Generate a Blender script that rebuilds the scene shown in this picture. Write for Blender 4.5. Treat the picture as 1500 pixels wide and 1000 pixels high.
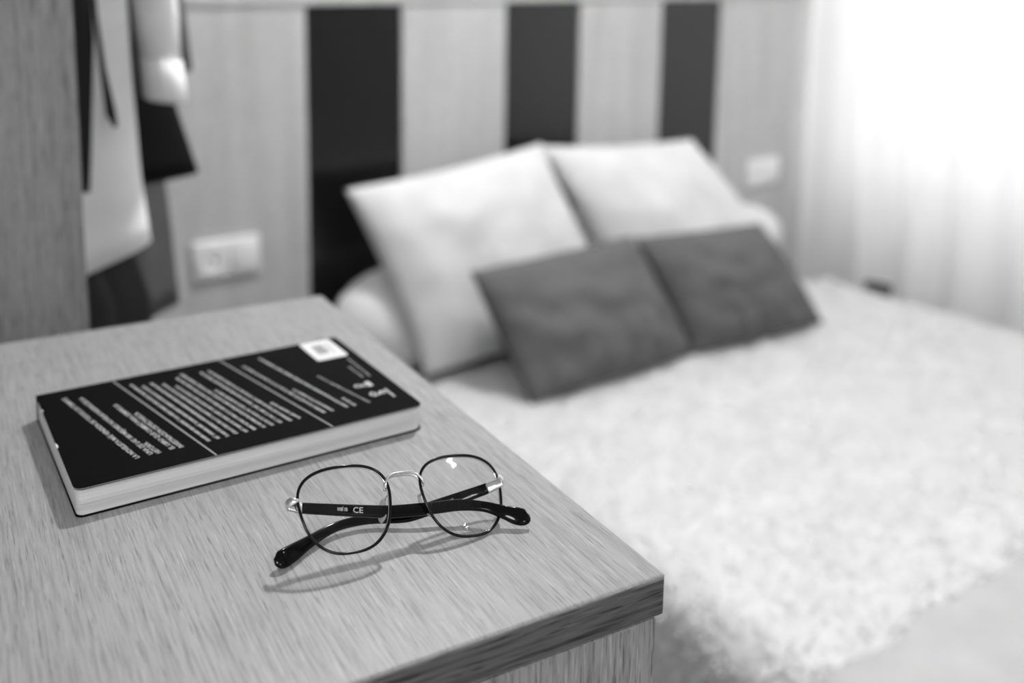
import bpy, bmesh, math, random
import numpy as np
from mathutils import Vector, Matrix, noise

random.seed(7)
rng = np.random.default_rng(7)
for o in list(bpy.data.objects):
    bpy.data.objects.remove(o)
scn = bpy.context.scene
COL = scn.collection

# ------------------------------------------------------------------ units
# Survey units: x along the headboard wall, y towards it, z up from the cabinet top.
K = 1.1          # metres per survey unit
DZ = 1.0         # height of the cabinet top above the floor, metres
FLOOR = -DZ / K
CEIL = 1.40
YW = 1.613       # face of the headboard panelling


def Wp(p):
    return Vector((K * p[0], K * p[1], K * p[2] + DZ))


# ------------------------------------------------------------------ camera
F_PX, CX, CY = 1438.72, 642.61, 182.11
YAW, PIT, ROL = 0.593858, 0.148802, 0.003055
cam = bpy.data.cameras.new('camera')
camo = bpy.data.objects.new('camera', cam)
COL.objects.link(camo)
fw = Vector((math.sin(YAW) * math.cos(PIT), math.cos(YAW) * math.cos(PIT), -math.sin(PIT)))
rt = Vector((math.cos(YAW), -math.sin(YAW), 0))
up = rt.cross(fw)
r2 = math.cos(ROL) * rt + math.sin(ROL) * up
u2 = -math.sin(ROL) * rt + math.cos(ROL) * up
M = Matrix((r2, u2, -fw)).transposed().to_4x4()
M.translation = Wp((0, 0, .257))
camo.matrix_world = M
cam.sensor_fit = 'HORIZONTAL'
cam.sensor_width = 36
cam.lens = F_PX / 1500 * 36
cam.shift_x = (750 - CX) / 1500
cam.shift_y = (CY - 500) / 1500
cam.clip_start = .01
cam.dof.use_dof = True
cam.dof.focus_distance = K * .452
cam.dof.aperture_fstop = 3.7
scn.camera = camo

# ------------------------------------------------------------------ world, exposure
wd = bpy.data.worlds.new('overcast_daylight')
scn.world = wd
wd.use_nodes = True
bg = wd.node_tree.nodes['Background']
bg.inputs[0].default_value = (1, 1, 1, 1)
bg.inputs[1].default_value = 2.65
scn.view_settings.view_transform = 'Standard'
scn.view_settings.look = 'None'
scn.view_settings.gamma = 1
scn.view_settings.use_curve_mapping = False
scn.view_settings.exposure = -0.35

WIN_Y0, WIN_Y1, WIN_Z0, WIN_Z1 = .05, 1.62, -.30, 1.2
XWALL = 2.45
pl = bpy.data.lights.new('window_portal', 'AREA')
pl.shape = 'RECTANGLE'
pl.size = K * (WIN_Z1 - WIN_Z0)
pl.size_y = K * (WIN_Y1 - WIN_Y0)
pl.cycles.is_portal = True
plo = bpy.data.objects.new('window_portal', pl)
plo.matrix_world = Matrix.Translation(Wp((XWALL + .12, (WIN_Y0 + WIN_Y1) / 2, (WIN_Z0 + WIN_Z1) / 2))) @ Matrix.Rotation(math.pi / 2, 4, 'Y')
COL.objects.link(plo)


# ------------------------------------------------------------------ materials
def nt(name):
    m = bpy.data.materials.new(name)
    m.use_nodes = True
    t = m.node_tree
    return m, t, t.nodes['Principled BSDF']


def g(v):
    return (v, v, v, 1)


def noise_node(t, scale, detail=3, vec=None, rough=.55):
    n = t.nodes.new('ShaderNodeTexNoise')
    n.inputs['Scale'].default_value = scale
    n.inputs['Detail'].default_value = detail
    n.inputs['Roughness'].default_value = rough
    if vec is not None:
        t.links.new(vec, n.inputs['Vector'])
    return n


def mapped(t, sc, coord='Object'):
    tc = t.nodes.new('ShaderNodeTexCoord')
    mp = t.nodes.new('ShaderNodeMapping')
    mp.inputs['Scale'].default_value = sc
    t.links.new(tc.outputs[coord], mp.inputs['Vector'])
    return mp.outputs['Vector']


def ramp(t, fac, stops):
    r = t.nodes.new('ShaderNodeValToRGB')
    el = r.color_ramp.elements
    while len(el) < len(stops):
        el.new(.5)
    for e, (p, v) in zip(el, stops):
        e.position = p
        e.color = g(v)
    t.links.new(fac, r.inputs[0])
    return r.outputs[0]


def mixc(t, mode, fac, a, b):
    m = t.nodes.new('ShaderNodeMix')
    m.data_type = 'RGBA'
    m.blend_type = mode
    m.inputs[0].default_value = fac
    t.links.new(a, m.inputs[6])
    t.links.new(b, m.inputs[7])
    return m.outputs[2]


def bump(t, b, h, strength, dist):
    n = t.nodes.new('ShaderNodeBump')
    n.inputs['Strength'].default_value = strength
    n.inputs['Distance'].default_value = dist
    t.links.new(h, n.inputs['Height'])
    t.links.new(n.outputs[0], b.inputs['Normal'])


def plain(name, v, rough=.5, metal=0., spec=.5, bumps=None):
    m, t, b = nt(name)
    vec = mapped(t, (1, 1, 1))
    n = noise_node(t, 60, 3, vec)
    c = ramp(t, n.outputs[0], [(.3, v * .94), (.7, min(1, v * 1.06))])
    t.links.new(c, b.inputs['Base Color'])
    b.inputs['Roughness'].default_value = rough
    b.inputs['Metallic'].default_value = metal
    b.inputs['Specular IOR Level'].default_value = spec
    if bumps:
        n2 = noise_node(t, bumps[0], 3, vec)
        bump(t, b, n2.outputs[0], bumps[1], bumps[2])
    return m


def wood(name, axis, lo, hi, contrast=1., rough=.5, band=.3):
    """grey oak laminate, fine streaks running along the given axis"""
    m, t, b = nt(name)
    def sc(al, ac):
        return tuple(al if i == axis else ac for i in range(3))
    fine = noise_node(t, 1, 3, mapped(t, sc(28, 640)), .65)
    mid = noise_node(t, 1, 3, mapped(t, sc(9, 260)), .6)
    wide = noise_node(t, 1, 3, mapped(t, sc(2.2, 26)), .5)
    pore = noise_node(t, 1, 2, mapped(t, sc(42, 980)), .6)
    lite = noise_node(t, 1, 2, mapped(t, sc(36, 900)), .6)
    base = ramp(t, wide.outputs[0], [(.3, lo + (hi - lo) * .25), (.7, hi)])
    midc = ramp(t, mid.outputs[0], [(.34, 1 - band * contrast), (.50, .97), (.75, 1.0)])
    finec = ramp(t, fine.outputs[0], [(.34, 1 - .42 * contrast), (.46, .90), (.56, 1.0)])
    porec = ramp(t, pore.outputs[0], [(.0, 1.0), (.60, 1.0), (.68, 1 - .55 * contrast)])
    litec = ramp(t, lite.outputs[0], [(.0, .0), (.60, .0), (.68, .30 * hi * contrast)])
    c = mixc(t, 'MULTIPLY', 1, base, midc)
    c = mixc(t, 'MULTIPLY', 1, c, finec)
    c = mixc(t, 'MULTIPLY', 1, c, porec)
    c = mixc(t, 'ADD', 1, c, litec)
    t.links.new(c, b.inputs['Base Color'])
    b.inputs['Roughness'].default_value = rough
    b.inputs['Specular IOR Level'].default_value = .35
    bump(t, b, fine.outputs[0], .3, .0003)
    return m


def fabric(name, v, weave=900, sheen=.2, rough=.9):
    m, t, b = nt(name)
    vec = mapped(t, (1, 1, 1))
    n = noise_node(t, 14, 4, vec)
    c = ramp(t, n.outputs[0], [(.3, v * .92), (.7, min(1, v * 1.05))])
    t.links.new(c, b.inputs['Base Color'])
    b.inputs['Roughness'].default_value = rough
    b.inputs['Sheen Weight'].default_value = sheen if v > .3 else .02
    b.inputs['Specular IOR Level'].default_value = .15 if v > .15 else .03
    n2 = noise_node(t, weave, 2, vec)
    bump(t, b, n2.outputs[0], .25, .0006)
    return m


WOOD_X_SHADED = wood('shaded_oak_grain_x', 0, .095, .15, 1.3, .5, .55)  # same oak, with the shade of the cabinet front put into its colour
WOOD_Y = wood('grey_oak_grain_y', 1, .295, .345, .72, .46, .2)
WOOD_Z = wood('grey_oak_grain_z', 2, .25, .34, 1.1)
WOOD_HB = wood('pale_oak_grain_z', 2, .47, .60, .5)
BLACK_PANEL = plain('black_lacquer_panel', .004, .20, 0, .5)
WHITE_WALL = plain('white_wall_paint', .78, .9, 0, .2, (400, .1, .001))
GREY_WALL = plain('grey_wall_paint', .72, .9, 0, .2, (400, .1, .001))
CEIL_MAT = plain('white_ceiling_paint', .8, .9, 0, .2)
FLOOR_MAT = wood('floor_laminate', 1, .12, .2, .6)
WHITE_PLASTIC = plain('white_plastic', .82, .35)
DARK_HOLE = plain('dark_plastic', .03, .5)
SHEET = fabric('white_cotton', .68)
SPREAD = fabric('smooth_bedspread', .49)
BOLSTER = fabric('off_white_bolster_cotton', .74)
CUSHION = fabric('grey_cushion_fabric', .13, 700, .3)
PILE = fabric('white_fleece', .85, 300, .6)
_t = PILE.node_tree                     # the pile lets light through
_b = _t.nodes['Principled BSDF']
_tl = _t.nodes.new('ShaderNodeBsdfTranslucent')
_tl.inputs[0].default_value = g(.86)
_mx = _t.nodes.new('ShaderNodeMixShader')
_mx.inputs[0].default_value = .28
_t.links.new(_b.outputs[0], _mx.inputs[1])
_t.links.new(_tl.outputs[0], _mx.inputs[2])
_t.links.new(_mx.outputs[0], _t.nodes['Material Output'].inputs[0])
CREAM = fabric('pale_denim', .93, 500)
BLACK_CLOTH = fabric('black_cloth', .010, 500)
GREY_CLOTH = fabric('grey_cloth', .10, 500)
DARK_CLOTH = fabric('charcoal_cloth', .03, 500)
STEEL = plain('brushed_steel', .6, .3, 1.)
SILVER = plain('polished_silver', .86, .16, 1.)
BLACK_ENAMEL = plain('black_enamel', .004, .12, 0, .25)
BLACK_ACETATE = plain('black_acetate', .003, .10, 0, .16)
COVER = plain('black_laminated_card', .0045, .6, 0, .02)
PRINT = plain('white_print', .50, .6)
PRINT_DIM = plain('grey_print', .34, .6)
STICKER = plain('white_sticker', .70, .6)
BARCODE = plain('barcode_ink', .10, .6)
SILICONE = None


def page_mat():
    m, t, b = nt('paper_pages')
    n = noise_node(t, 1, 3, mapped(t, (6, 6, 2600)), .7)
    n2 = noise_node(t, 1, 2, mapped(t, (3, 3, 420)), .6)
    c = ramp(t, n.outputs[0], [(.3, .60), (.6, .70)])
    c2 = ramp(t, n2.outputs[0], [(.36, .88), (.5, 1.), (.7, 1.)])
    t.links.new(mixc(t, 'MULTIPLY', 1, c, c2), b.inputs['Base Color'])
    b.inputs['Roughness'].default_value = .9
    b.inputs['Specular IOR Level'].default_value = .1
    bump(t, b, n.outputs[0], .5, .0004)
    return m


PAGES = page_mat()


def thin_glass(name, tint, refl):
    m = bpy.data.materials.new(name)
    m.use_nodes = True
    t = m.node_tree
    t.nodes.clear()
    out = t.nodes.new('ShaderNodeOutputMaterial')
    tr = t.nodes.new('ShaderNodeBsdfTransparent')
    tr.inputs[0].default_value = g(tint)
    gl = t.nodes.new('ShaderNodeBsdfGlossy')
    gl.inputs['Roughness'].default_value = .01
    gl.inputs['Color'].default_value = g(.9)
    lw = t.nodes.new('ShaderNodeLayerWeight')
    lw.inputs[0].default_value = .5
    pw = t.nodes.new('ShaderNodeMath')
    pw.operation = 'POWER'
    pw.inputs[1].default_value = 5
    t.links.new(lw.outputs['Facing'], pw.inputs[0])
    fr = t.nodes.new('ShaderNodeMath')
    fr.operation = 'MULTIPLY_ADD'
    fr.inputs[1].default_value = .8
    fr.inputs[2].default_value = refl
    t.links.new(pw.outputs[0], fr.inputs[0])
    mx = t.nodes.new('ShaderNodeMixShader')
    t.links.new(fr.outputs[0], mx.inputs[0])
    t.links.new(tr.outputs[0], mx.inputs[1])
    t.links.new(gl.outputs[0], mx.inputs[2])
    t.links.new(mx.outputs[0], out.inputs[0])
    return m


LENS = thin_glass('coated_lens', .985, .012)
PANE = thin_glass('window_glass', .97, .04)
SILICONE = thin_glass('clear_silicone', .66, .16)
_t = SILICONE.node_tree                 # slightly milky
_o = [n for n in _t.nodes if n.type == 'OUTPUT_MATERIAL'][0]
_prev = _o.inputs[0].links[0].from_socket
_df = _t.nodes.new('ShaderNodeBsdfDiffuse')
_df.inputs[0].default_value = g(.6)
_mx = _t.nodes.new('ShaderNodeMixShader')
_mx.inputs[0].default_value = .5
_t.links.new(_prev, _mx.inputs[1])
_t.links.new(_df.outputs[0], _mx.inputs[2])
_t.links.new(_mx.outputs[0], _o.inputs[0])


def sheer_mat():
    m = bpy.data.materials.new('sheer_curtain_cloth')
    m.use_nodes = True
    t = m.node_tree
    t.nodes.clear()
    out = t.nodes.new('ShaderNodeOutputMaterial')
    df = t.nodes.new('ShaderNodeBsdfDiffuse')
    tl = t.nodes.new('ShaderNodeBsdfTranslucent')
    tr = t.nodes.new('ShaderNodeBsdfTransparent')
    n = noise_node(t, 1, 2, mapped(t, (40, 40, 4)))
    c = ramp(t, n.outputs[0], [(.3, .88), (.7, .93)])
    t.links.new(c, df.inputs[0])
    t.links.new(c, tl.inputs[0])
    m1 = t.nodes.new('ShaderNodeMixShader')
    m1.inputs[0].default_value = .62
    m2 = t.nodes.new('ShaderNodeMixShader')
    m2.inputs[0].default_value = .03
    t.links.new(df.outputs[0], m1.inputs[1])
    t.links.new(tl.outputs[0], m1.inputs[2])
    t.links.new(m1.outputs[0], m2.inputs[1])
    t.links.new(tr.outputs[0], m2.inputs[2])
    t.links.new(m2.outputs[0], out.inputs[0])
    return m


SHEER = sheer_mat()


def glow(name, s):
    m, t, b = nt(name)
    b.inputs['Base Color'].default_value = g(.8)
    b.inputs['Emission Color'].default_value = g(1)
    b.inputs['Emission Strength'].default_value = s
    return m


# ------------------------------------------------------------------ mesh helpers
class MB:
    """collects verts / faces in survey units"""
    def __init__(s):
        s.v, s.f = [], []

    def add(s, v, f):
        o = len(s.v)
        s.v += [tuple(p) for p in v]
        s.f += [tuple(i + o for i in q) for q in f]
        return s

    def box(s, a, b):
        x0, y0, z0 = a
        x1, y1, z1 = b
        return s.add([(x0, y0, z0), (x1, y0, z0), (x1, y1, z0), (x0, y1, z0), (x0, y0, z1), (x1, y0, z1), (x1, y1, z1), (x0, y1, z1)],
                     [(3, 2, 1, 0), (4, 5, 6, 7), (0, 1, 5, 4), (1, 2, 6, 5), (2, 3, 7, 6), (3, 0, 4, 7)])

    def loft(s, rings, cap=True, closed=False):
        n = len(rings[0])
        v = [p for r in rings for p in r]
        f = []
        m = len(rings)
        for i in range(m if closed else m - 1):
            for j in range(n):
                a, b = i * n + j, i * n + (j + 1) % n
                c, d = ((i + 1) % m) * n + (j + 1) % n, ((i + 1) % m) * n + j
                f.append((a, b, c, d))
        if cap and not closed:
            f.append(tuple(reversed(range(n))))
            f.append(tuple((m - 1) * n + j for j in range(n)))
        return s.add(v, f)

    def tube(s, pts, r, n=10, closed=False):
        pts = [Vector(p) for p in pts]
        m = len(pts)
        rings = []
        ref = None
        for i, p in enumerate(pts):
            a = pts[(i - 1) % m] if (closed or i > 0) else pts[i]
            b = pts[(i + 1) % m] if (closed or i < m - 1) else pts[i]
            t = (b - a).normalized()
            if ref is None:
                ref = t.orthogonal().normalized()
            ref = (ref - t * ref.dot(t)).normalized()
            bi = t.cross(ref)
            rr = r[i] if isinstance(r, (list, tuple)) else r
            rings.append([p + rr * (math.cos(k * 2 * math.pi / n) * ref + math.sin(k * 2 * math.pi / n) * bi) for k in range(n)])
        return s.loft(rings, not closed, closed)

    def cyl(s, c, r, h, n=28, axis=2):
        rings = []
        for z in (0, h):
            ring = []
            for k in range(n):
                a, b = r * math.cos(2 * math.pi * k / n), r * math.sin(2 * math.pi * k / n)
                q = [a, b]
                q.insert(axis, z)
                ring.append((c[0] + q[0], c[1] + q[1], c[2] + q[2]))
            rings.append(ring)
        return s.loft(rings)

    def grid(s, P):
        """P: (n, m, 3) array"""
        n, m = P.shape[:2]
        v = P.reshape(-1, 3).tolist()
        f = [(i * m + j, (i + 1) * m + j, (i + 1) * m + j + 1, i * m + j + 1) for i in range(n - 1) for j in range(m - 1)]
        return s.add(v, f)


ORI = {}


def build(name, mb, mat, parent=None, origin=None, smooth=False, bevel=0., seg=2, local=False):
    """mb in survey units (world survey space, or the parent's own axes when local)"""
    me = bpy.data.meshes.new(name)
    if parent is not None:
        org = ORI[parent.name]
    else:
        if origin is None:
            a = np.array(mb.v)
            origin = (float(a[:, 0].mean()), float(a[:, 1].mean()), float(a[:, 2].min()))
        org = Vector(origin)
    off = Vector((0, 0, 0)) if local else org
    vs = [(K * (p[0] - off[0]), K * (p[1] - off[1]), K * (p[2] - off[2])) for p in mb.v]
    me.from_pydata(vs, [], mb.f)
    bm = bmesh.new()
    bm.from_mesh(me)
    bmesh.ops.recalc_face_normals(bm, faces=bm.faces)
    if bevel:
        bmesh.ops.bevel(bm, geom=[e for e in bm.edges if len(e.link_faces) == 2 and e.calc_face_angle(0) > .6],
                        offset=bevel * K, segments=seg, profile=.5, affect='EDGES')
    bm.to_mesh(me)
    bm.free()
    if smooth or bevel:
        for p in me.polygons:
            p.use_smooth = True
        if bevel:
            try:
                me.set_sharp_from_angle(angle=.6)
            except Exception:
                pass
    me.materials.append(mat)
    o = bpy.data.objects.new(name, me)
    COL.objects.link(o)
    if parent is None:
        o.location = Wp(org)
    else:
        o.parent = parent
    ORI[o.name] = org
    return o


def tag(o, label, cat, group=None, kind=None):
    o['label'] = label
    o['category'] = cat
    if group:
        o['group'] = group
    if kind:
        o['kind'] = kind
    return o


def empty(name, origin, label=None, cat=None, group=None, rz=0.):
    o = bpy.data.objects.new(name, None)
    o.empty_display_size = .05
    COL.objects.link(o)
    o.location = Wp(origin)
    o.rotation_euler.z = rz
    ORI[o.name] = Vector(origin)
    if label:
        tag(o, label, cat, group)
    return o


def struct(name, mb, mat, label, cat, **kw):
    o = build(name, mb, mat, **kw)
    return tag(o, label, cat, kind='structure')


# ------------------------------------------------------------------ room shell
X0, X1, Y0, Y1 = -1.3, XWALL, -2.0, YW + .03
T = .09
struct('floor', MB().box((X0 - T, Y0 - T, FLOOR - .05), (X1 + T, Y1 + T, FLOOR)), FLOOR_MAT, 'dark laminate floor under the bed', 'floor')
struct('ceiling', MB().box((X0 - T, Y0 - T, CEIL), (X1 + T, Y1 + T, CEIL + .05)), CEIL_MAT, 'white painted ceiling of the bedroom', 'ceiling')
struct('wall_back', MB().box((X0 - T, Y1, FLOOR), (X1 + T, Y1 + T, CEIL)), WHITE_WALL, 'white wall behind the striped headboard panelling', 'wall')
struct('wall_left', MB().box((X0 - T, Y0, FLOOR), (X0, Y1, CEIL)), GREY_WALL, 'plain wall beyond the wardrobe end panel', 'wall')
struct('wall_front', MB().box((X0 - T, Y0 - T, FLOOR), (X1 + T, Y0, CEIL)), GREY_WALL, 'plain wall facing the headboard', 'wall')
wr = MB()
wr.box((X1, Y0, FLOOR), (X1 + T, WIN_Y0, CEIL))
wr.box((X1, WIN_Y1, FLOOR), (X1 + T, Y1, CEIL))
wr.box((X1, WIN_Y0, FLOOR), (X1 + T, WIN_Y1, WIN_Z0))
wr.box((X1, WIN_Y0, WIN_Z1), (X1 + T, WIN_Y1, CEIL))
struct('wall_right', wr, WHITE_WALL, 'white window wall behind the sheer curtain', 'wall')
wf = MB()
e = .022
xa, xb = X1 + .03, X1 + .06
wf.box((xa, WIN_Y0, WIN_Z0), (xb, WIN_Y1, WIN_Z0 + e)).box((xa, WIN_Y0, WIN_Z1 - e), (xb, WIN_Y1, WIN_Z1))
ym = (WIN_Y0 + WIN_Y1) / 2
for yy in (WIN_Y0, ym - e / 2, WIN_Y1 - e):
    wf.box((xa, yy, WIN_Z0 + e), (xb, yy + e, WIN_Z1 - e))
win = struct('window_1', wf, WHITE_PLASTIC, 'white framed window behind the sheer curtain', 'window')
for a, b in ((WIN_Y0 + e, ym - e / 2), (ym + e / 2, WIN_Y1 - e)):
    build('window_pane', MB().box((xa + .012, a, WIN_Z0 + e), (xa + .016, b, WIN_Z1 - e)), PANE, win)

# headboard panelling: alternating oak and black lacquer boards
s0, sw, sg = .798455, .204438, .254492
hb = empty('headboard_panelling', (1.1, YW, FLOOR), 'wall panelling of pale oak boards with three black stripes behind the bed', 'headboard')
edges = [X0 + .02, .335, s0, s0 + sw, s0 + sw + sg, s0 + 2 * sw + sg, s0 + 2 * sw + 2 * sg, s0 + 3 * sw + 2 * sg, XWALL - .002]
black = {2, 4, 6}
HBT = .2059
for i in range(len(edges) - 1):
    d = .0 if i not in black else .003
    o = build('black_panel' if i in black else 'oak_panel',
              MB().box((edges[i] + .0008, YW + d, FLOOR), (edges[i + 1] - .0008, YW + .029, HBT)),
              BLACK_PANEL if i in black else WOOD_HB, hb, bevel=.001, seg=1)
build('top_trim', MB().box((X0 + .02, YW - .004, HBT), (XWALL - .002, YW + .029, HBT + .02)), WOOD_HB, hb, bevel=.002)


# sockets on the panelling
def socket(cx, cz, label):
    w, h = .063, .0355
    y = YW
    t = empty('wall_socket', (cx, y, cz - h), label, 'socket')
    build('face_plate', MB().box((cx - w, y - .008, cz - h), (cx + w, y, cz + h)), WHITE_PLASTIC, t, bevel=.004, seg=3)
    c1, c2 = cx - w / 2 + .001, cx + w / 2 - .001
    ring = MB()
    n = 32
    rings = []
    for r, yy in ((.0248, y - .0082), (.0245, y - .011), (.0215, y - .011), (.0205, y - .0083)):
        rings.append([(c1 + r * math.cos(2 * math.pi * k / n), yy, cz + r * math.sin(2 * math.pi * k / n)) for k in range(n)])
    ring.loft(rings, True)
    ins = build('socket_insert', ring, WHITE_PLASTIC, t, smooth=False)
    for dx in (-.009, .009):
        build('pin_hole', MB().cyl((c1 + dx, y - .0088, cz), .0030, .0012, 14, 1), DARK_HOLE, ins)
    build('rocker_switch', MB().box((c2 - .024, y - .0115, cz - .026), (c2 + .024, y - .0075, cz + .026)), WHITE_PLASTIC, t, bevel=.003)


socket(.633, -.236, 'white double wall socket beside the hanging clothes')
socket(2.105, -.241, 'white double wall socket next to the curtain')

# ------------------------------------------------------------------ cabinet in the foreground
PSI = -.118
CW, CD = .72, .4263
cab = empty('cabinet', (.303375, .271205, FLOOR), 'grey oak cabinet carrying the book and the eyeglasses', 'cabinet', rz=PSI)
CH = -FLOOR
st = .0195
build('top_board', MB().box((-CW, 0, CH - st), (0, CD, CH)), WOOD_Y, cab, local=True, bevel=.0016, seg=3)
eb = build('front_edge_band', MB().box((-CW + .0016, -.0006, CH - st + .0014), (-.0012, .0005, CH - .0010)), WOOD_X_SHADED, cab, local=True, bevel=.0004, seg=1)
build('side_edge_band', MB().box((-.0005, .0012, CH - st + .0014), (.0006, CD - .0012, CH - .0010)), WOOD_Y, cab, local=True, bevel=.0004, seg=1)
for xx in (-.020, -CW + .003):
    build('side_panel', MB().box((xx, .019, .03), (xx + .017, CD - .004, CH - st)), WOOD_Z, cab, local=True, bevel=.001, seg=1)
build('back_panel', MB().box((-CW + .02, CD - .012, .03), (-.02, CD - .005, CH - st)), WOOD_Z, cab, local=True)
build('bottom_board', MB().box((-CW + .02, .02, .05), (-.02, CD - .012, .067)), WOOD_Y, cab, local=True)
build('plinth', MB().box((-CW + .02, .03, 0), (-.02, CD - .02, .05)), WOOD_X_SHADED, cab, local=True)
for a, b in ((-CW + .003, -CW / 2 - .001), (-CW / 2 + .001, -.0030)):
    dr = build('door', MB().box((a, .0015, .055), (b, .0185, CH - st - .0012)), WOOD_Z, cab, local=True, bevel=.0012, seg=2)
    hx = -CW / 2 + (.03 if a > -CW / 2 - .01 else -.03)
    build('door_handle', MB().tube([(hx, .002, .45), (hx, -.014, .45), (hx, -.018, .455), (hx, -.018, .565), (hx, -.014, .57), (hx, .002, .57)], .004, 8), STEEL, dr, local=True, smooth=True)

# ------------------------------------------------------------------ wardrobe end panel, rail, clothes
PY = .80
wa = empty('open_wardrobe', (.0, PY, FLOOR), 'open oak wardrobe whose tall end panel stands behind the cabinet', 'wardrobe')
build('end_panel', MB().box((-.50, PY, FLOOR), (.1952, PY + .022, 1.05)), WOOD_Z, wa, bevel=.0012)
build('top_shelf', MB().box((-.50, PY + .022, 1.0), (.1952, YW - .005, 1.022)), WOOD_Y, wa, bevel=.001)
build('hanging_rail', MB().tube([(-.06, PY + .022, .86), (-.06, YW - .005, .86)], .013, 14), STEEL, wa, smooth=True)
RX, RZ = -.06, .86


def shell(rows, y, depth, folds=5, amp=.12, hem=0., hemx=.275, n=56, top_cap=True, seed=0):
    """closed cloth tube hanging in an x-z plane; rows = (z, x left, x right)"""
    rings = []
    zz = np.array([r[0] for r in rows])
    order = np.argsort(zz)
    zs = np.linspace(zz.max(), zz.min(), 34)
    xl = np.interp(zs, zz[order], np.array([r[1] for r in rows])[order])
    xr = np.interp(zs, zz[order], np.array([r[2] for r in rows])[order])
    for i, z in enumerate(zs):
        ring = []
        f = i / (len(zs) - 1)
        c, h = (xl[i] + xr[i]) / 2, (xr[i] - xl[i]) / 2
        for k in range(n):
            a = 2 * math.pi * k / n
            ca, sa = math.cos(a), math.sin(a)
            w = 1 + amp * f * math.sin(folds * a + seed + 1.5 * f) + .3 * amp * math.sin(2.3 * folds * a + seed * 2 + 2 * f)
            x = c + h * math.copysign(abs(ca) ** .8, ca)
            yy = y + depth * (.55 + .45 * f) * sa * w
            dz = hem * (x - hemx) * max(0, (f - .7) / .3)
            ring.append((x, yy, z + dz))
        rings.append(ring)
    return MB().loft(rings)


def hanger(parent, y, top, hw):
    m = MB()
    m.tube([(RX, y, RZ + .0145), (RX + .012, y, RZ + .012), (RX + .0145, y, RZ), (RX + .012, y, RZ - .012), (RX, y, RZ - .022), (RX, y, top + .03)], .0022, 8)
    m.tube([(RX - hw, y, top - .03), (RX, y, top + .03), (RX + hw, y, top - .03), (RX - hw, y, top - .03)], .0035, 8)
    build('hanger', m, STEEL, parent, smooth=True)


# pale jacket
j = empty('pale_jacket', (.09, 1.0, RZ), 'pale denim jacket with a turned-up cuff hanging in front of darker clothes', 'jacket', 'clothes on the wardrobe rail')
build('body', shell([(.80, -.08, -.04), (.76, -.19, .10), (.70, -.30, .262), (.45, -.30, .292), (.16, -.31, .2985), (.05, -.31, .303), (-.028, -.31, .311)], 1.0, .030, 4, .22, .30, seed=1), CREAM, j, smooth=True)
build('sleeve', MB().loft([[(cx + rx * math.cos(a), 1.005 + ry * math.sin(a) * (1 + .12 * math.sin(3 * a + z * 20)), z) for a in [2 * math.pi * k / 20 for k in range(20)]]
      for z, cx, rx, ry in ((.70, .262, .02, .03), (.60, .290, .028, .036), (.40, .316, .026, .034), (.28, .3225, .0240, .032), (.22, .326, .0225, .030), (.155, .331, .0195, .026))]), CREAM, j, smooth=True)
build('cuff', MB().loft([[(cx + rx * math.cos(a), 1.005 + ry * math.sin(a), z - .10 * (rx * math.cos(a))) for a in [2 * math.pi * k / 20 for k in range(20)]]
      for z, cx, rx, ry in ((.170, .330, .018, .024), (.172, .330, .0212, .030), (.150, .332, .0218, .031), (.131, .3335, .0218, .031), (.128, .3335, .018, .026))]), CREAM, j, smooth=True)
build('drawstring', MB().tube([(.250, .963, .40), (.252, .961, .30), (.254, .959, .22), (.258, .958, .17), (.264, .958, .125), (.268, .958, .112)], [.0022, .0022, .0022, .003, .005, .002], 8), DARK_CLOTH, j, smooth=True)
build('open_front_edge', MB().loft([[(x0 + dx, .9635 + dy, z) for dx, dy in ((-.012, 0), (w, -.004), (w + .001, .004), (-.012, .008))] for z, x0, w in ((.70, .225, .012), (.40, .235, .013), (.20, .240, .012), (.10, .240, .005), (.05, .240, .001))]), DARK_CLOTH, j, smooth=True)
hanger(j, 1.0, .78, .24)

# black flared garment
b_ = empty('black_flared_top', (.12, 1.13, RZ), 'black flared top hanging behind the pale jacket sleeve', 'top', 'clothes on the wardrobe rail')
build('body', shell([(.80, -.08, -.04), (.76, -.18, .10), (.70, -.28, .27), (.50, -.27, .305), (.25, -.26, .362), (.12, -.26, .388), (.020, -.26, .418)], 1.145, .045, 5, .14, .02, .4, seed=3), BLACK_CLOTH, b_, smooth=True)
hanger(b_, 1.145, .78, .24)

# grey long garment
g_ = empty('grey_dress', (.14, 1.25, RZ), 'long grey dress hanging behind the black flared top', 'dress', 'clothes on the wardrobe rail')
build('body', shell([(.80, -.08, -.04), (.76, -.18, .11), (.70, -.28, .28), (.40, -.22, .33), (.10, -.18, .40), (-.05, -.18, .415), (-.178, -.18, .424)], 1.25, .045, 7, .3, .05, .4, seed=5), GREY_CLOTH, g_, smooth=True)
build('sleeve', MB().loft([[(cx + rx * math.cos(a), 1.25 + ry * math.sin(a), z) for a in [2 * math.pi * k / 16 for k in range(16)]]
      for z, cx, rx, ry in ((.70, .29, .02, .03), (.60, .33, .03, .036), (.40, .385, .028, .034), (.25, .415, .024, .03), (.135, .432, .018, .024))]), GREY_CLOTH, g_, smooth=True)
hanger(g_, 1.25, .78, .24)

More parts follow.
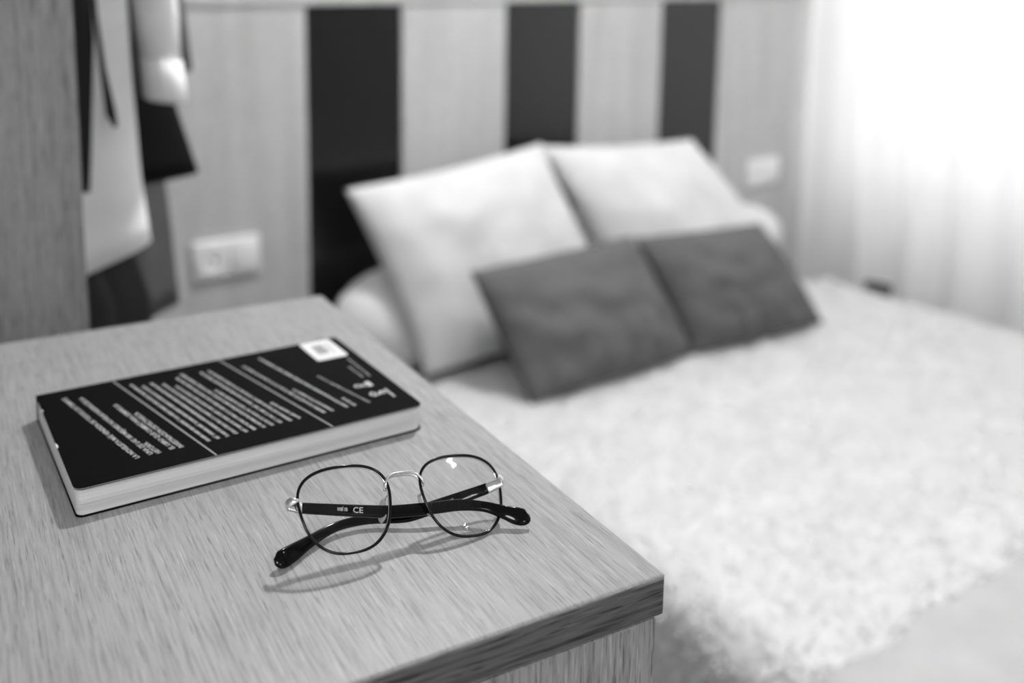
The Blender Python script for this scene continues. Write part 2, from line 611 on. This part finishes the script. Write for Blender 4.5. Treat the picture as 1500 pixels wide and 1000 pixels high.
# charcoal trousers
tr_ = empty('charcoal_trousers', (.14, 1.06, RZ), 'charcoal trousers hanging below the hem of the pale jacket', 'trousers', 'clothes on the wardrobe rail')
build('leg', shell([(.70, -.10, .10), (.4, -.06, .16), (.1, -.02, .22), (-.10, .06, .288), (-.40, .06, .295)], 1.056, .014, 3, .2, seed=2), DARK_CLOTH, tr_, smooth=True)
build('leg', shell([(.70, .00, .16), (.4, .02, .22), (.1, .07, .27), (-.10, .14, .328), (-.40, .15, .336)], 1.066, .014, 3, .2, seed=4), DARK_CLOTH, tr_, smooth=True)
build('waistband', MB().box((-.10, 1.045, .69), (.16, 1.08, .73)), DARK_CLOTH, tr_, bevel=.008)
hanger(tr_, 1.062, .78, .12)

# ------------------------------------------------------------------ bed
BX0, BX1, BY0, BY1, BZ = .865, 2.13, -.25, YW - .012, -.495
bed = empty('bed', ((BX0 + BX1) / 2, (BY0 + BY1) / 2, FLOOR), 'double bed with a white mattress standing against the striped headboard', 'bed')
build('mattress', MB().box((BX0, BY0, BZ - .20), (BX1, BY1, BZ)), SHEET, bed, bevel=.035, seg=5)
build('bed_base', MB().box((BX0 + .01, BY0 + .01, BZ - .30), (BX1 - .01, BY1 - .005, BZ - .20)), GREY_CLOTH, bed, bevel=.01)
for x in (BX0 + .08, BX1 - .08):
    for y in (BY0 + .08, BY1 - .10):
        build('leg', MB().cyl((x, y, FLOOR), .022, BZ - .30 - FLOOR, 16), DARK_HOLE, bed)


def drape(y0, y1, lift, zl, zr, ny, nx, rr, rough=0., rs=1., edge=0., ripple=0.):
    """cloth over the mattress from y0 to y1, falling to zl on the near side and zr on the far one"""
    r = rr
    prof = []
    a, b, zt = BX0 - lift, BX1 + lift, BZ + lift
    for z in np.linspace(zl, zt - r, max(3, int(nx * .18))):
        prof.append((a, z, -1, 0))
    for t in np.linspace(0, math.pi / 2, max(4, int(nx * .07)))[1:]:
        prof.append((a + r - r * math.cos(t), zt - r + r * math.sin(t), -math.cos(t), math.sin(t)))
    for x in np.linspace(a + r, b - r, int(nx * .6))[1:]:
        prof.append((x, zt, 0, 1))
    for t in np.linspace(0, math.pi / 2, max(4, int(nx * .07)))[1:]:
        prof.append((b - r + r * math.sin(t), zt - r + r * math.cos(t), math.sin(t), math.cos(t)))
    for z in np.linspace(zt - r, zr, max(3, int(nx * .12)))[1:]:
        prof.append((b, z, 1, 0))
    P = np.zeros((len(prof), ny, 3))
    NN = np.zeros_like(P)
    ys = np.linspace(y0, y1, ny)
    for i, (x, z, nx_, nz) in enumerate(prof):
        for k, y in enumerate(ys):
            d = 0.
            if rough:
                q = Vector((x * rs, y * rs, z * rs))
                d = rough * (noise.noise(q) + .55 * noise.noise(q * 2.3 + Vector((3, 1, 7))) + .3 * noise.noise(q * 5.1))
            if edge:
                yo = edge * noise.noise(Vector((x * 9, z * 9, 4))) * (1 - k / (ny - 1)) ** 4
            else:
                yo = 0.
            if ripple and nz < .3:
                d += ripple * math.sin(y * 26 + 2 * noise.noise(Vector((y * 3, z * 2, 0)))) * max(0, (zt - z) / .3)
            if edge:                    # the hem lies down on the bedspread
                d = (d + lift) * (1 - .62 * (1 - k / (ny - 1)) ** 22) - lift
            P[i, k] = (x + nx_ * d, y + yo, z + nz * d)
            NN[i, k] = (nx_, 0, nz)
    return P, NN


P, _ = drape(BY0 - .01, 1.33, .003, -.80, -.80, 70, 90, .04, .0012, 5, 0, .001)
bs = build('bedspread', MB().grid(P), SPREAD, smooth=True)
tag(bs, 'smooth white bedspread showing beyond the fleece throw', 'bedspread')
sm = bs.modifiers.new('thickness', 'SOLIDIFY')
sm.thickness = .005
sm.offset = 1
P, NN = drape(.555, 1.41, .0165, -.79, -.76, 190, 260, .055, .0042, 24, .015)
th = build('fleece_throw', MB().grid(P), PILE, smooth=True)
tag(th, 'white fluffy fleece throw spread across the bed below the cushions', 'throw')
sm = th.modifiers.new('thickness', 'SOLIDIFY')
sm.thickness = .004
sm.offset = -1
# the curled pile, one mesh of small tufts
nt_ = 26000
ii = rng.integers(1, P.shape[0] - 1, nt_)
kk = rng.integers(1, P.shape[1] - 1, nt_)
base = P[ii, kk] + rng.normal(0, .002, (nt_, 3))
nrm = NN[ii, kk] / (np.linalg.norm(NN[ii, kk], axis=1, keepdims=True) + 1e-9)
lean = rng.normal(0, 1, (nt_, 3))
lean -= nrm * (lean * nrm).sum(1, keepdims=True)
lean /= np.linalg.norm(lean, axis=1, keepdims=True)
side = np.cross(nrm, lean)
L = rng.uniform(.004, .0075, (nt_, 1))
wd_ = rng.uniform(.0015, .003, (nt_, 1))
p0a, p0b = base - side * wd_, base + side * wd_
mid = base + nrm * L * .7 + lean * L * .35
p1a, p1b = mid - side * wd_ * .9, mid + side * wd_ * .9
tip = base + nrm * L * .62 + lean * L * 1.05
V = np.stack([p0a, p0b, p1b, p1a, tip], 1).reshape(-1, 3)
tm = MB()
tm.v = V.tolist()
tm.f = [q for i in range(nt_) for q in ((5 * i, 5 * i + 1, 5 * i + 2, 5 * i + 3), (5 * i + 3, 5 * i + 2, 5 * i + 4))]
pile = build('pile', tm, PILE, th, smooth=True)
pile['kind'] = 'stuff'


def pillow(name, TL, TR, BL, BR, thick, mat, label, cat, group=None, pinch=.05, wr=.006, seed=0, gather=0., n=44, shp=.55):
    TL, TR, BL, BR = [np.array(p, float) for p in (TL, TR, BL, BR)]
    nr = np.cross(TR - BL, TL - BR)
    nr /= np.linalg.norm(nr)          # sign sorted below: towards -y
    if nr[1] > 0:
        nr = -nr
    sides = []
    for s in (1, -1):
        P = np.zeros((n + 1, n + 1, 3))
        for i in range(n + 1):
            for k in range(n + 1):
                u, v = i / n, k / n
                a, b = 2 * u - 1, 2 * v - 1
                # edges draw in between the corners
                uu = .5 + .5 * a * (1 - pinch * (1 - b * b) * a * a)
                vv = .5 + .5 * b * (1 - pinch * (1 - a * a) * b * b)
                p = (TL * (1 - uu) + TR * uu) * vv + (BL * (1 - uu) + BR * uu) * (1 - vv)
                h = ((1 - abs(a) ** 2.6) * (1 - abs(b) ** 2.6)) ** shp
                q = Vector((a * 2.2 + seed * 5, b * 2.2, s * 3.))
                d = wr * noise.noise(q * 1.3) * h * 2
                if gather:
                    d += gather * (1 - v) ** 3 * noise.noise(Vector((a * 6 + seed, b * .9, s))) * h * 2
                P[i, k] = p + s * nr * (thick * h * (1 + .08 * noise.noise(q)) + d)
        sides.append(P)
    m = MB()
    m.grid(sides[0])
    m.grid(sides[1])
    a = np.array(m.v)
    o = build(name, m, mat, smooth=True, origin=(float(a[:, 0].mean()), float(a[:, 1].mean()), float(a[:, 2].min())))
    bm = bmesh.new()
    bm.from_mesh(o.data)
    bmesh.ops.remove_doubles(bm, verts=bm.verts, dist=1e-5)
    bmesh.ops.recalc_face_normals(bm, faces=bm.faces)
    bm.to_mesh(o.data)
    bm.free()
    for p in o.data.polygons:
        p.use_smooth = True
    tag(o, label, cat, group)
    return o


# bolster lying along the headboard
rings = []
for k, x in enumerate(np.linspace(0, 1, 46)):
    e_ = abs(2 * x - 1)
    r = (1 - e_ ** (9 if x < .5 else 5)) ** .5 if e_ < 1 else 0.02
    r = max(r, .05)
    X = .80 + x * (2.075 - .80)
    rings.append([(X, 1.530 + .070 * r * math.cos(a) * (1 + .03 * noise.noise(Vector((X * 6, a, 1)))), -.380 + .106 * r * math.sin(a) * (1 + .05 * noise.noise(Vector((X * 5, a * 1.2, 5))))) for a in [2 * math.pi * q / 36 for q in range(36)]])
bo = build('bolster', MB().loft(rings), BOLSTER, smooth=True)
tag(bo, 'long off-white bolster lying against the headboard beneath the pillows', 'bolster')

pillow('pillow', (.815, 1.505, -.115), (1.278, 1.52, -.076), (.935, 1.425, -.462), (1.43, 1.415, -.462), .055, SHEET,
       'square white pillow leaning on the headboard nearer the cabinet', 'pillow', 'white pillows against the headboard', .04, .004, 1)
pillow('pillow', (1.285, 1.535, -.085), (1.745, 1.535, -.112), (1.46, 1.388, -.465), (1.96, 1.358, -.465), .060, SHEET,
       'square white pillow leaning on the headboard nearer the curtain', 'pillow', 'white pillows against the headboard', .04, .004, 2)
pillow('cushion', (.975, 1.345, -.252), (1.365, 1.345, -.244), (1.035, 1.245, -.475), (1.448, 1.245, -.475), .060, CUSHION,
       'dark grey oblong cushion nearer the cabinet, leaning on a white pillow', 'cushion', 'dark grey cushions on the bed', .015, .006, 3, .016)
pillow('cushion', (1.358, 1.33, -.244), (1.70, 1.30, -.256), (1.446, 1.243, -.475), (1.82, 1.215, -.475), .058, CUSHION,
       'dark grey oblong cushion nearer the curtain, leaning on a white pillow', 'cushion', 'dark grey cushions on the bed', .015, .006, 4, .016)

# ------------------------------------------------------------------ curtain
CXp = 2.275
ys = np.linspace(-.45, YW - .02, 420)
zs = np.linspace(FLOOR + .015, 1.30, 26)
P = np.zeros((len(ys), len(zs), 3))
for i, y in enumerate(ys):
    for k, z in enumerate(zs):
        f = (z - zs[0]) / (zs[-1] - zs[0])
        ph = y * 38 + 1.7 * math.sin(y * 5.3) + .5 * (1 - f) * math.sin(y * 11 + 2 * z)
        P[i, k] = (CXp + (.018 + .010 * (1 - f)) * math.sin(ph) + .007 * math.sin(2.1 * ph + 1) + .010 * math.sin(y * 9), y + .006 * math.cos(ph), z)
cu = empty('sheer_curtain', (CXp, .2, FLOOR), 'white sheer curtain hanging in folds over the bright window', 'curtain')
build('cloth', MB().grid(P), SHEER, cu, smooth=True)
build('curtain_rail', MB().tube([(CXp, -.5, 1.318), (CXp, YW - .03, 1.318)], .014, 14), WHITE_PLASTIC, cu, smooth=True)
for y in (-.4, .5, 1.5):
    build('rail_bracket', MB().box((CXp - .012, y - .012, 1.33), (CXp + .012, y + .012, CEIL)), WHITE_PLASTIC, cu)

# small dark object of unidentified kind between bed and curtain
sx, sy, sz = 2.190, 1.320, -.485
bx = empty('small_dark_object', (sx, sy, FLOOR), 'small dark unidentified object tucked between the bed and the curtain', 'bin')
build('body', MB().loft([[(sx + r * math.cos(a), sy + r * 1.5 * math.sin(a), z) for a in [2 * math.pi * k / 24 for k in range(24)]] for z, r in ((FLOOR, .018), (sz - .01, .023), (sz, .024), (sz, .020), (sz - .02, .019))]), DARK_HOLE, bx)

# ------------------------------------------------------------------ book
BK = Vector((.10118, .45863, 0))
BA, BL_, BW_, BT = -.067283, .1905, .1235, .014746
book = empty('paperback_book', BK, 'black paperback lying back cover up on the cabinet', 'book', rz=BA)


def rrect(x0, y0, x1, y1, rads, n=6):
    """rounded rectangle outline; rads for corners (x0y0, x1y0, x1y1, x0y1)"""
    out = []
    for (cx, cy, sx_, sy_, r, a0) in ((x0, y0, 1, 1, rads[0], math.pi), (x1, y0, -1, 1, rads[1], 1.5 * math.pi), (x1, y1, -1, -1, rads[2], 0), (x0, y1, 1, -1, rads[3], .5 * math.pi)):
        for k in range(n + 1):
            a = a0 + k / n * math.pi / 2
            out.append((cx + sx_ * r + r * math.cos(a), cy + sy_ * r + r * math.sin(a)))
    return out


def slab(outline, z0, z1):
    return MB().loft([[(x, y, z0) for x, y in outline], [(x, y, z1) for x, y in outline]])


ct = .0006
cov = rrect(0, 0, BL_, BW_, (.004, .005, .005, .0008))
pg = rrect(.0007, .0012, BL_ - .0009, BW_ - .0008, (.0035, .0045, .002, .0008))
# page block: the leaves swell slightly and step
rings = []
for k, f in enumerate(np.linspace(0, 1, 15)):
    d = .0003 * math.sin(9 * f) + .00008 * (k % 2)
    rings.append([(x + (d if x > BL_ / 2 else -d * .3) * .3 * 0, y + (d if y < BW_ / 2 else 0), ct + f * (BT - 2 * ct)) for x, y in pg])
build('page_block', MB().loft(rings), PAGES, book, local=True)
build('front_cover', slab(cov, 0, ct), COVER, book, local=True)
bc = build('back_cover', slab(cov, BT - ct, BT), COVER, book, local=True)
build('spine', MB().box((0, BW_ - .0008, 0), (BL_, BW_, BT)), COVER, book, local=True, bevel=.0003, seg=2)
build('cover_edge', MB().tube([(x, y, BT - .0001) for x, y in cov[0:14]], .00012, 6), PRINT_DIM, bc, local=True)
ZT = BT + .00006


def place(mb2, start, end, height, name, mat, parent=bc):
    """flat print: mb2 holds 2-D (x, y) in unit width / unit height, laid from start to end"""
    s, e_ = Vector(start), Vector(end)
    d = e_ - s
    u = d.normalized()
    w = Vector((-u.y, u.x))
    m = MB()
    m.v = [(s.x + d.x * x + w.x * height * y, s.y + d.y * x + w.y * height * y, ZT) for x, y in mb2.v]
    m.f = mb2.f
    return build(name, m, mat, parent, local=True)


def glyphs(body, bold=.0):
    cu_ = bpy.data.curves.new('text', 'FONT')
    cu_.body = body
    cu_.offset = bold
    cu_.resolution_u = 2
    ob = bpy.data.objects.new('text', cu_)
    COL.objects.link(ob)
    bpy.context.view_layer.update()
    me = bpy.data.meshes.new_from_object(ob.evaluated_get(bpy.context.evaluated_depsgraph_get()))
    bpy.data.objects.remove(ob)
    m = MB()
    xs = [v.co.x for v in me.vertices]
    lo, hi = min(xs), max(xs)
    m.v = [((v.co.x - lo) / (hi - lo), v.co.y / .70) for v in me.vertices]
    m.f = [tuple(p.vertices) for p in me.polygons]
    bpy.data.meshes.remove(me)
    return m


heads = [('LA NOVELISTA MÁS VENDIDA DE TODOS LOS TIEMPOS.', (.0348, .0178), (.0147, .1121)),
         ('UNA DE LAS 100 MEJORES NOVELAS NEGRAS DE LA', (.0418, .0184), (.0233, .1072)),
         ('HISTORIA.', (.0458, .0178), (.0418, .0331)),
         ('EL LIBRO QUE CAMBIÓ PARA SIEMPRE LA', (.0530, .0188), (.0385, .0884)),
         ('INVESTIGACIÓN DETECTIVESCA.', (.0576, .0182), (.0461, .0717))]
for body, s, e_ in heads:
    place(glyphs(body, .012), s, e_, .0027, 'heading_text', PRINT)


def scrawl(length, h, seed):
    """illegible small print: word-sized rows of letter-like strokes"""
    r = random.Random(seed)
    m = MB()
    x = 0.

    def q(a, b, c, d):
        o = len(m.v)
        m.v += [(a / length, b), (c / length, b), (c / length, d), (a / length, d)]
        m.f.append((o, o + 1, o + 2, o + 3))
    sw_ = h * .17
    while x < length:
        nl = r.randint(2, 9)
        for _ in range(nl):
            if x > length:
                break
            k = r.random()
            w = h * .5
            tall = 1.45 if k < .22 else 1.
            q(x, 0, x + sw_, tall)
            if k > .15:
                q(x + w - sw_, 0, x + w, 1.)
            if k > .3:
                q(x + sw_, .82, x + w - sw_, 1.)
            if k > .5:
                q(x + sw_, 0, x + w - sw_, .18)
            if k > .75:
                q(x + sw_, .42, x + w - sw_, .58)
            x += w + h * .16
        x += h * .38
    return m


body_lines = [((.0716, .0178), (.0527, .1116)), ((.0769, .0181), (.0585, .1062)), ((.0821, .0181), (.0637, .1088)), ((.087, .0189), (.0697, .1037)),
              ((.0924, .0181), (.0756, .0975)), ((.0971, .0184), (.0793, .1079)), ((.1026, .0184), (.0831, .1131)), ((.1074, .0188), (.0945, .0783)),
              ((.1125, .0194), (.0946, .1088)), ((.118, .019), (.0993, .1095)), ((.1234, .0195), (.1167, .0463)),
              ((.1382, .0191), (.1205, .1059)), ((.1433, .019), (.1347, .0574)), ((.1523, .0192), (.1337, .1125)), ((.1571, .019), (.1552, .031))]
for i, (s, e_) in enumerate(body_lines):
    h = .0018
    ln = (Vector(e_) - Vector(s)).length
    place(scrawl(ln, h, i), s, e_, h, 'small_print', PRINT)
place(scrawl(.0505, .0014, 40), (.1659, .0187), (.1548, .0680), .0014, 'small_print', PRINT_DIM)
for s, e_ in (((.1827, .0526), (.1827, .0845)), ((.1781, .0529), (.1776, .0720))):
    place(scrawl((Vector(e_) - Vector(s)).length, .0012, 50), s, e_, .0012, 'small_print', PRINT_DIM)
for s, e_ in (((.0697, .0006), (.0440, .1223)), ((.1345, .0006), (.1099, .1224))):
    m = MB()
    m.v = [(0, 0), (1, 0), (1, 1), (0, 1)]
    m.f = [(0, 1, 2, 3)]
    place(m, s, e_, .0008, 'rule_line', PRINT_DIM)
# sticker with bar code
stk = build('barcode_sticker', slab(rrect(.1637, .0897, .1850, .1226, (.002,) * 4, 4), BT, BT + .00008), STICKER, book, local=True)
bars = MB()
r_ = random.Random(3)
y = .1000
while y < .1150:
    w = r_.choice((.0003, .0006, .0009))
    bars.box((.1690, y, BT + .00008), (.1765, min(y + w, .1155), BT + .00013))
    y += w + r_.choice((.0004, .0006))
build('barcode', bars, BARCODE, stk, local=True)
bars = MB()
for k in range(12):
    bars.box((.1785, .0985 + k * .0014, BT + .00008), (.1802, .0994 + k * .0014, BT + .00013))
build('barcode_digits', bars, PRINT_DIM, stk, local=True)


# emblems by the lower corner of the cover
def arc(c, r0, r1, a0, a1, n=12):
    m = MB()
    for k in range(n + 1):
        a = math.radians(a0 + (a1 - a0) * k / n)
        m.v += [(c[0] + r0 * math.cos(a), c[1] + r0 * math.sin(a), ZT), (c[0] + r1 * math.cos(a), c[1] + r1 * math.sin(a), ZT)]
    m.f = [(2 * k, 2 * k + 1, 2 * k + 3, 2 * k + 2) for k in range(n)]
    return m


lg = arc((.1692, .0425), .0012, .0026, 0, 359)
lg.add(arc((.1730, .0415), .0008, .0022, 20, 300).v, arc((.1730, .0415), .0008, .0022, 20, 300).f)
build('emblem', lg, PRINT_DIM, bc, local=True)
build('emblem', slab(rrect(.1745, .0385, .1778, .0460, (.0008,) * 4, 3), ZT - .00002, ZT), PRINT, bc, local=True)
lg = MB()
for c, r0, r1, a0, a1 in (((.1732, .0275), .0024, .0034, 90, 270), ((.1741, .0272), .0010, .0020, 80, 330), ((.1772, .0268), .0008, .0021, -60, 250), ((.1780, .0262), .0026, .0035, -40, 120)):
    a_ = arc(c, r0, r1, a0, a1)
    lg.add(a_.v, a_.f)
build('emblem', lg, PRINT, bc, local=True)
build('emblem_bar', slab(rrect(.1806, .0185, .1822, .0312, (.0002,) * 4, 3), ZT - .00002, ZT), PRINT_DIM, bc, local=True)
# worn spots along the cover's short edge
for y, w in ((.052, .0035), (.100, .002)):
    build('worn_edge', slab([(-.0002, y - w), (.0008, y - w * .4), (.0005, y + w * .3), (-.0002, y + w)], BT - .0002, BT + .00004), PAGES, bc, local=True)

# ------------------------------------------------------------------ eyeglasses
GC = Vector((.223111, .354282, .020652))
GA = Vector((.981862, -.140305, -.127519))
GB = Vector((.189085, .675329, .712865))
GN = Vector((-.013902, -.724048, .68961))


def G(a, b, n):
    return GC + GA * a + GB * b + GN * n


gl = empty('eyeglasses', (GC.x, GC.y, 0), 'folded eyeglasses with thin black rims and silver bridge on the cabinet top', 'eyeglasses')
LA, LB, LN, LK, LD, LT = .020934, .018696, 2.55, .1508, .029471, -.012554


def outline(side, s=1., n=72):
    pts = []
    for k in range(n):
        a = 2 * math.pi * k / n
        c, d = math.cos(a), math.sin(a)
        x = LA * math.copysign(abs(c) ** (2 / LN), c)
        y = LB * math.copysign(abs(d) ** (2 / LN), d)
        x *= 1 + LK * y / LB
        y += LT * x / LA * LB * side
        pts.append((side * LD + x * s, y * s))
    return pts


def dep(side, x, y):
    """face-form wrap of the front plus the lens base curve"""
    dx = x - side * LD
    return -.06 * abs(x) - (dx * dx + y * y) / (2 * .16) + .0009


for side in (-1, 1):
    o2 = outline(side)
    rim = build('rim', MB().tube([G(x, y, dep(side, x, y)) for x, y in o2], .00068, 10, True), BLACK_ENAMEL, gl, smooth=True)
    build('rim_lining', MB().tube([G(x, y, dep(side, x, y) - .0009) for x, y in outline(side, .985)], .00055, 8, True), SILVER, rim, smooth=True)
    m = MB()
    rr_ = [outline(side, s) for s in (.02, .25, .45, .62, .76, .87, .94, .985)]
    for off in (0., -.0012):
        pass
    front = [[G(x, y, dep(side, x, y)) for x, y in q] for q in rr_]
    back = [[G(x, y, dep(side, x, y) - .0011) for x, y in q] for q in reversed(rr_)]
    m.loft(front + back, True)
    build('lens', m, LENS, gl, smooth=True)
    # nose pad on its wire
    pc = Vector((-.0112, -.0020, -.0052) if side < 0 else (.0092, -.0018, -.0052))
    m = MB()
    ax = Vector((side * -.30, 1.0, -.10)).normalized()
    fa = Vector((side * -.75, .15, -.65)).normalized()
    sd = ax.cross(fa).normalized()
    rings = []
    for k in range(9):
        t = -1 + 2 * k / 8
        w = math.sqrt(max(0.0, 1 - t * t)) * .0022 + .0002
        c = pc + ax * (t * .0058) - fa * .0006 * t * t
        rings.append([G(*(c + sd * w * math.cos(a) + fa * .0009 * math.sin(a) * (1 - .6 * t * t))) for a in [2 * math.pi * q / 14 for q in range(14)]])
    m.loft(rings)
    npd = build('nose_pad', m, SILICONE, gl, smooth=True)
    xe = side * (LD - LA * .97)
    build('pad_arm', MB().tube([G(xe, .0035, dep(side, xe, .0035) - .0003), G(xe - side * .0002, .0035, -.0045), G(xe - side * .0006, .001, -.0075), G(*(pc - fa * .0008))], .00038, 8), SILVER, npd, smooth=True)
    build('pad_screw', MB().loft([[G(*(pc - fa * (.0004 + h_) + sd * r * math.cos(a) + ax * r * math.sin(a))) for a in [2 * math.pi * q / 12 for q in range(12)]] for h_, r in ((0, .0011), (.0008, .0011), (.0011, .0006))]), SILVER, npd, smooth=True)
    # end piece wrapping round to the hinge
    xo = side * (LD + LA * 1.035)
    d0 = dep(side, xo, .006)
    path = [(xo - side * .0006, .0062, d0 + .0002, .0010), (xo + side * .0016, .0063, d0 - .0002, .0017), (xo + side * .0032, .0061, d0 - .0016, .0021), (xo + side * .0037, .0058, d0 - .0034, .0021), (xo + side * .0030, .0055, d0 - .0050, .0020)]
    rings = []
    for k, (x, y, n, hh) in enumerate(path):
        q0 = path[max(0, k - 1)]
        q1 = path[min(len(path) - 1, k + 1)]
        t = Vector((q1[0] - q0[0], 0, q1[2] - q0[2])).normalized()
        s_ = Vector((-t.z, 0, t.x))
        rings.append([G(x + s_.x * .0008 * math.cos(a), y + hh * math.sin(a), n + s_.z * .0008 * math.cos(a)) for a in [2 * math.pi * q / 12 for q in range(12)]])
    build('end_piece', MB().loft(rings), SILVER, gl, smooth=True)

# bridge: two close silver wires
rim_in = LD - LA
for k, (dn, db) in enumerate(((.0004, .0003), (-.0014, -.0002))):
    pts = []
    for x, y in ((-.0098, .0062), (-.0090, .0092), (-.0072, .0116), (-.0040, .0126), (0, .0127), (.0040, .0126), (.0072, .0116), (.0090, .0092), (.0098, .0062)):
        pts.append(G(x, y + db, dep(1 if x > 0 else -1, -1 * .0098 if x <= 0 else .0098, y) + dn))
    build('bridge', MB().tube(pts, .00062, 8), SILVER, gl, smooth=True)


# temples: swept bars, folded behind the front
def ray_on(px, py, z):
    d = fw + r2 * ((px - CX) / F_PX) - u2 * ((py - CY) / F_PX)
    return Vector((0, 0, .257)) + d * ((z - .257) / d.z)


def spline(pts, n):
    out = []
    m = len(pts)
    for i in range(m - 1):
        p0, p1, p2, p3 = pts[max(0, i - 1)], pts[i], pts[i + 1], pts[min(m - 1, i + 2)]
        for k in range(n):
            t = k / n
            out.append([.5 * (2 * b + (c - a) * t + (2 * a - 5 * b + 4 * c - d) * t * t + (-a + 3 * b - 3 * c + d) * t ** 3) for a, b, c, d in zip(p0, p1, p2, p3)])
    out.append(list(pts[-1]))
    return out


def sweep(pts, n_sec=16):
    """pts rows: x y z half-height half-thickness"""
    rings = []
    for i, p in enumerate(pts):
        a, b = Vector(pts[max(0, i - 1)][:3]), Vector(pts[min(len(pts) - 1, i + 1)][:3])
        t = (b - a).normalized()
        hgt = (GB - t * GB.dot(t)).normalized()
        th_ = t.cross(hgt)
        c = Vector(p[:3])
        ring = []
        for q in range(n_sec):
            an = 2 * math.pi * q / n_sec
            ca, sa = math.cos(an), math.sin(an)
            ring.append(c + hgt * p[3] * math.copysign(abs(ca) ** .6, ca) + th_ * p[4] * math.copysign(abs(sa) ** .6, sa))
        rings.append(ring)
    return MB().loft(rings)


LEFT = [((423, 740.5), .0272, .0021, .0008), ((434, 743), .0258, .0022, .0011), ((441.5, 744), .0250, .00235, .0012), ((480, 746), .0222, .0025, .0012), ((537, 748.5), .0187, .0027, .0012), ((576, 749), .0163, .0028, .0013),
        ((632, 744), .0135, .0028, .0013), ((674, 739.5), .0115, .0026, .0014), ((710, 742), .0092, .0024, .0014), ((735, 749), .0070, .0030, .0015), ((757, 755.5), .0056, .0040, .0016), ((770, 757.5), .0050, .0034, .0014), ((775.5, 756), .0050, .0010, .0006)]
RIGHT = [((735, 705), .0188, .0021, .0008), ((726, 709.5), .0172, .0022, .0011), ((713.5, 715), .0155, .0025, .0012), ((690, 723.5), .0128, .0027, .0012), ((655, 735.5), .0096, .0029, .0013), ((610, 751), .0064, .0031, .0014),
         ((587, 756.5), .0050, .0029, .0014), ((537, 760.5), .0042, .0023, .0014), ((492, 771.5), .0040, .0022, .0015), ((455, 792), .0040, .0027, .0015), ((428, 810), .0044, .0038, .0016), ((411, 820), .0045, .0038, .0015), ((402, 823), .0045, .0014, .0007)]
for rows, brk in ((LEFT, 2), (RIGHT, 2)):
    pts = [tuple(ray_on(px, py, z)) + (h, t) for (px, py), z, h, t in rows]
    sp = spline(pts, 8)
    k = brk * 8
    tp = build('temple', sweep(sp[k:]), BLACK_ACETATE, gl, smooth=True)
    build('temple_sleeve', sweep([q[:3] + [q[3] * 1.02, q[4]] for q in sp[:k + 1]]), SILVER, tp, smooth=True)
    # print on the inner face of the temple
    def on_temple(idx0, idx1, body, hfrac, rev=False):
        a, b = Vector(sp[idx0][:3]), Vector(sp[idx1][:3])
        t = (b - a).normalized()
        hg = (GB - t * GB.dot(t)).normalized()
        nn = t.cross(hg)
        if nn.dot(GN) < 0:
            nn = -nn
        m2 = glyphs(body, .008) if body else scrawl(4., 1., 77)
        hh = sp[idx0][3]
        s_, e2_ = (b, a) if rev else (a, b)
        dd = e2_ - s_
        m3 = MB()
        m3.v = [tuple(s_ + dd * x + hg * (hh * hfrac * (y - .5)) + nn * (sp[idx0][4] + .00012)) for x, y in m2.v]
        m3.f = m2.f
        build('temple_lettering', m3, PRINT, tp)
    if rows is LEFT:
        on_temple(29, 31, 'CE', .95)
        on_temple(26, 28, '', .55)
    else:
        on_temple(30, 31, '145', .5, True)


# ------------------------------------------------------------------ ceiling lamps, plus two added fill lights
def ceiling_lamp_or_fill(x, y, r, watts, glow_s, label, bulbs=1):  # recessed, flush with the ceiling
    t = empty('ceiling_lamp_or_fill', (x, y, CEIL - .012), label, 'lamp')
    for k in range(bulbs):
        dx = 0 if bulbs == 1 else (-.036 if k == 0 else .036)
        n = 36
        cx, cy = x + dx * .8, y - dx
        rg = [[(cx + q * math.cos(2 * math.pi * i / n), cy + q * math.sin(2 * math.pi * i / n), CEIL - h_) for i in range(n)] for q, h_ in ((r * 1.35, 0), (r * 1.3, .010), (r * 1.05, .014), (r, .006))]
        build('bezel', MB().loft(rg), STEEL, t)
        build('diffuser', MB().cyl((cx, cy, CEIL - .011), r, .004, 32), glow('lamp_or_fill_glow', glow_s), t)
        li = bpy.data.lights.new('lamp_or_fill_light', 'AREA')
        li.shape = 'DISK'
        li.size = 2 * r * K
        li.energy = watts
        lo = bpy.data.objects.new('lamp_or_fill_light', li)
        lo.location = Wp((cx, cy, CEIL - .016)) - t.location
        lo.parent = t
        COL.objects.link(lo)


ceiling_lamp_or_fill(1.0, .98, .055, 37, 40, 'round recessed ceiling lamp above the bed')
ceiling_lamp_or_fill(1.327, -.247, .022, 1.6, 120, 'pair of small recessed ceiling spots above the foot of the bed', 2)
ceiling_lamp_or_fill(1.57, -1.28, .020, 1.2, 90, 'pair of small recessed ceiling spots near the wall facing the headboard', 2)
ceiling_lamp_or_fill(-.85, -.75, .2, 23, 5, 'added wide round fill light under the ceiling near the plain left wall')  # added fill to brighten surfaces facing left, not a known lamp
ceiling_lamp_or_fill(.15, -1.62, .2, 18, 4, 'added wide round fill light close to the wall facing the headboard')  # added frontal fill for surfaces that face the camera
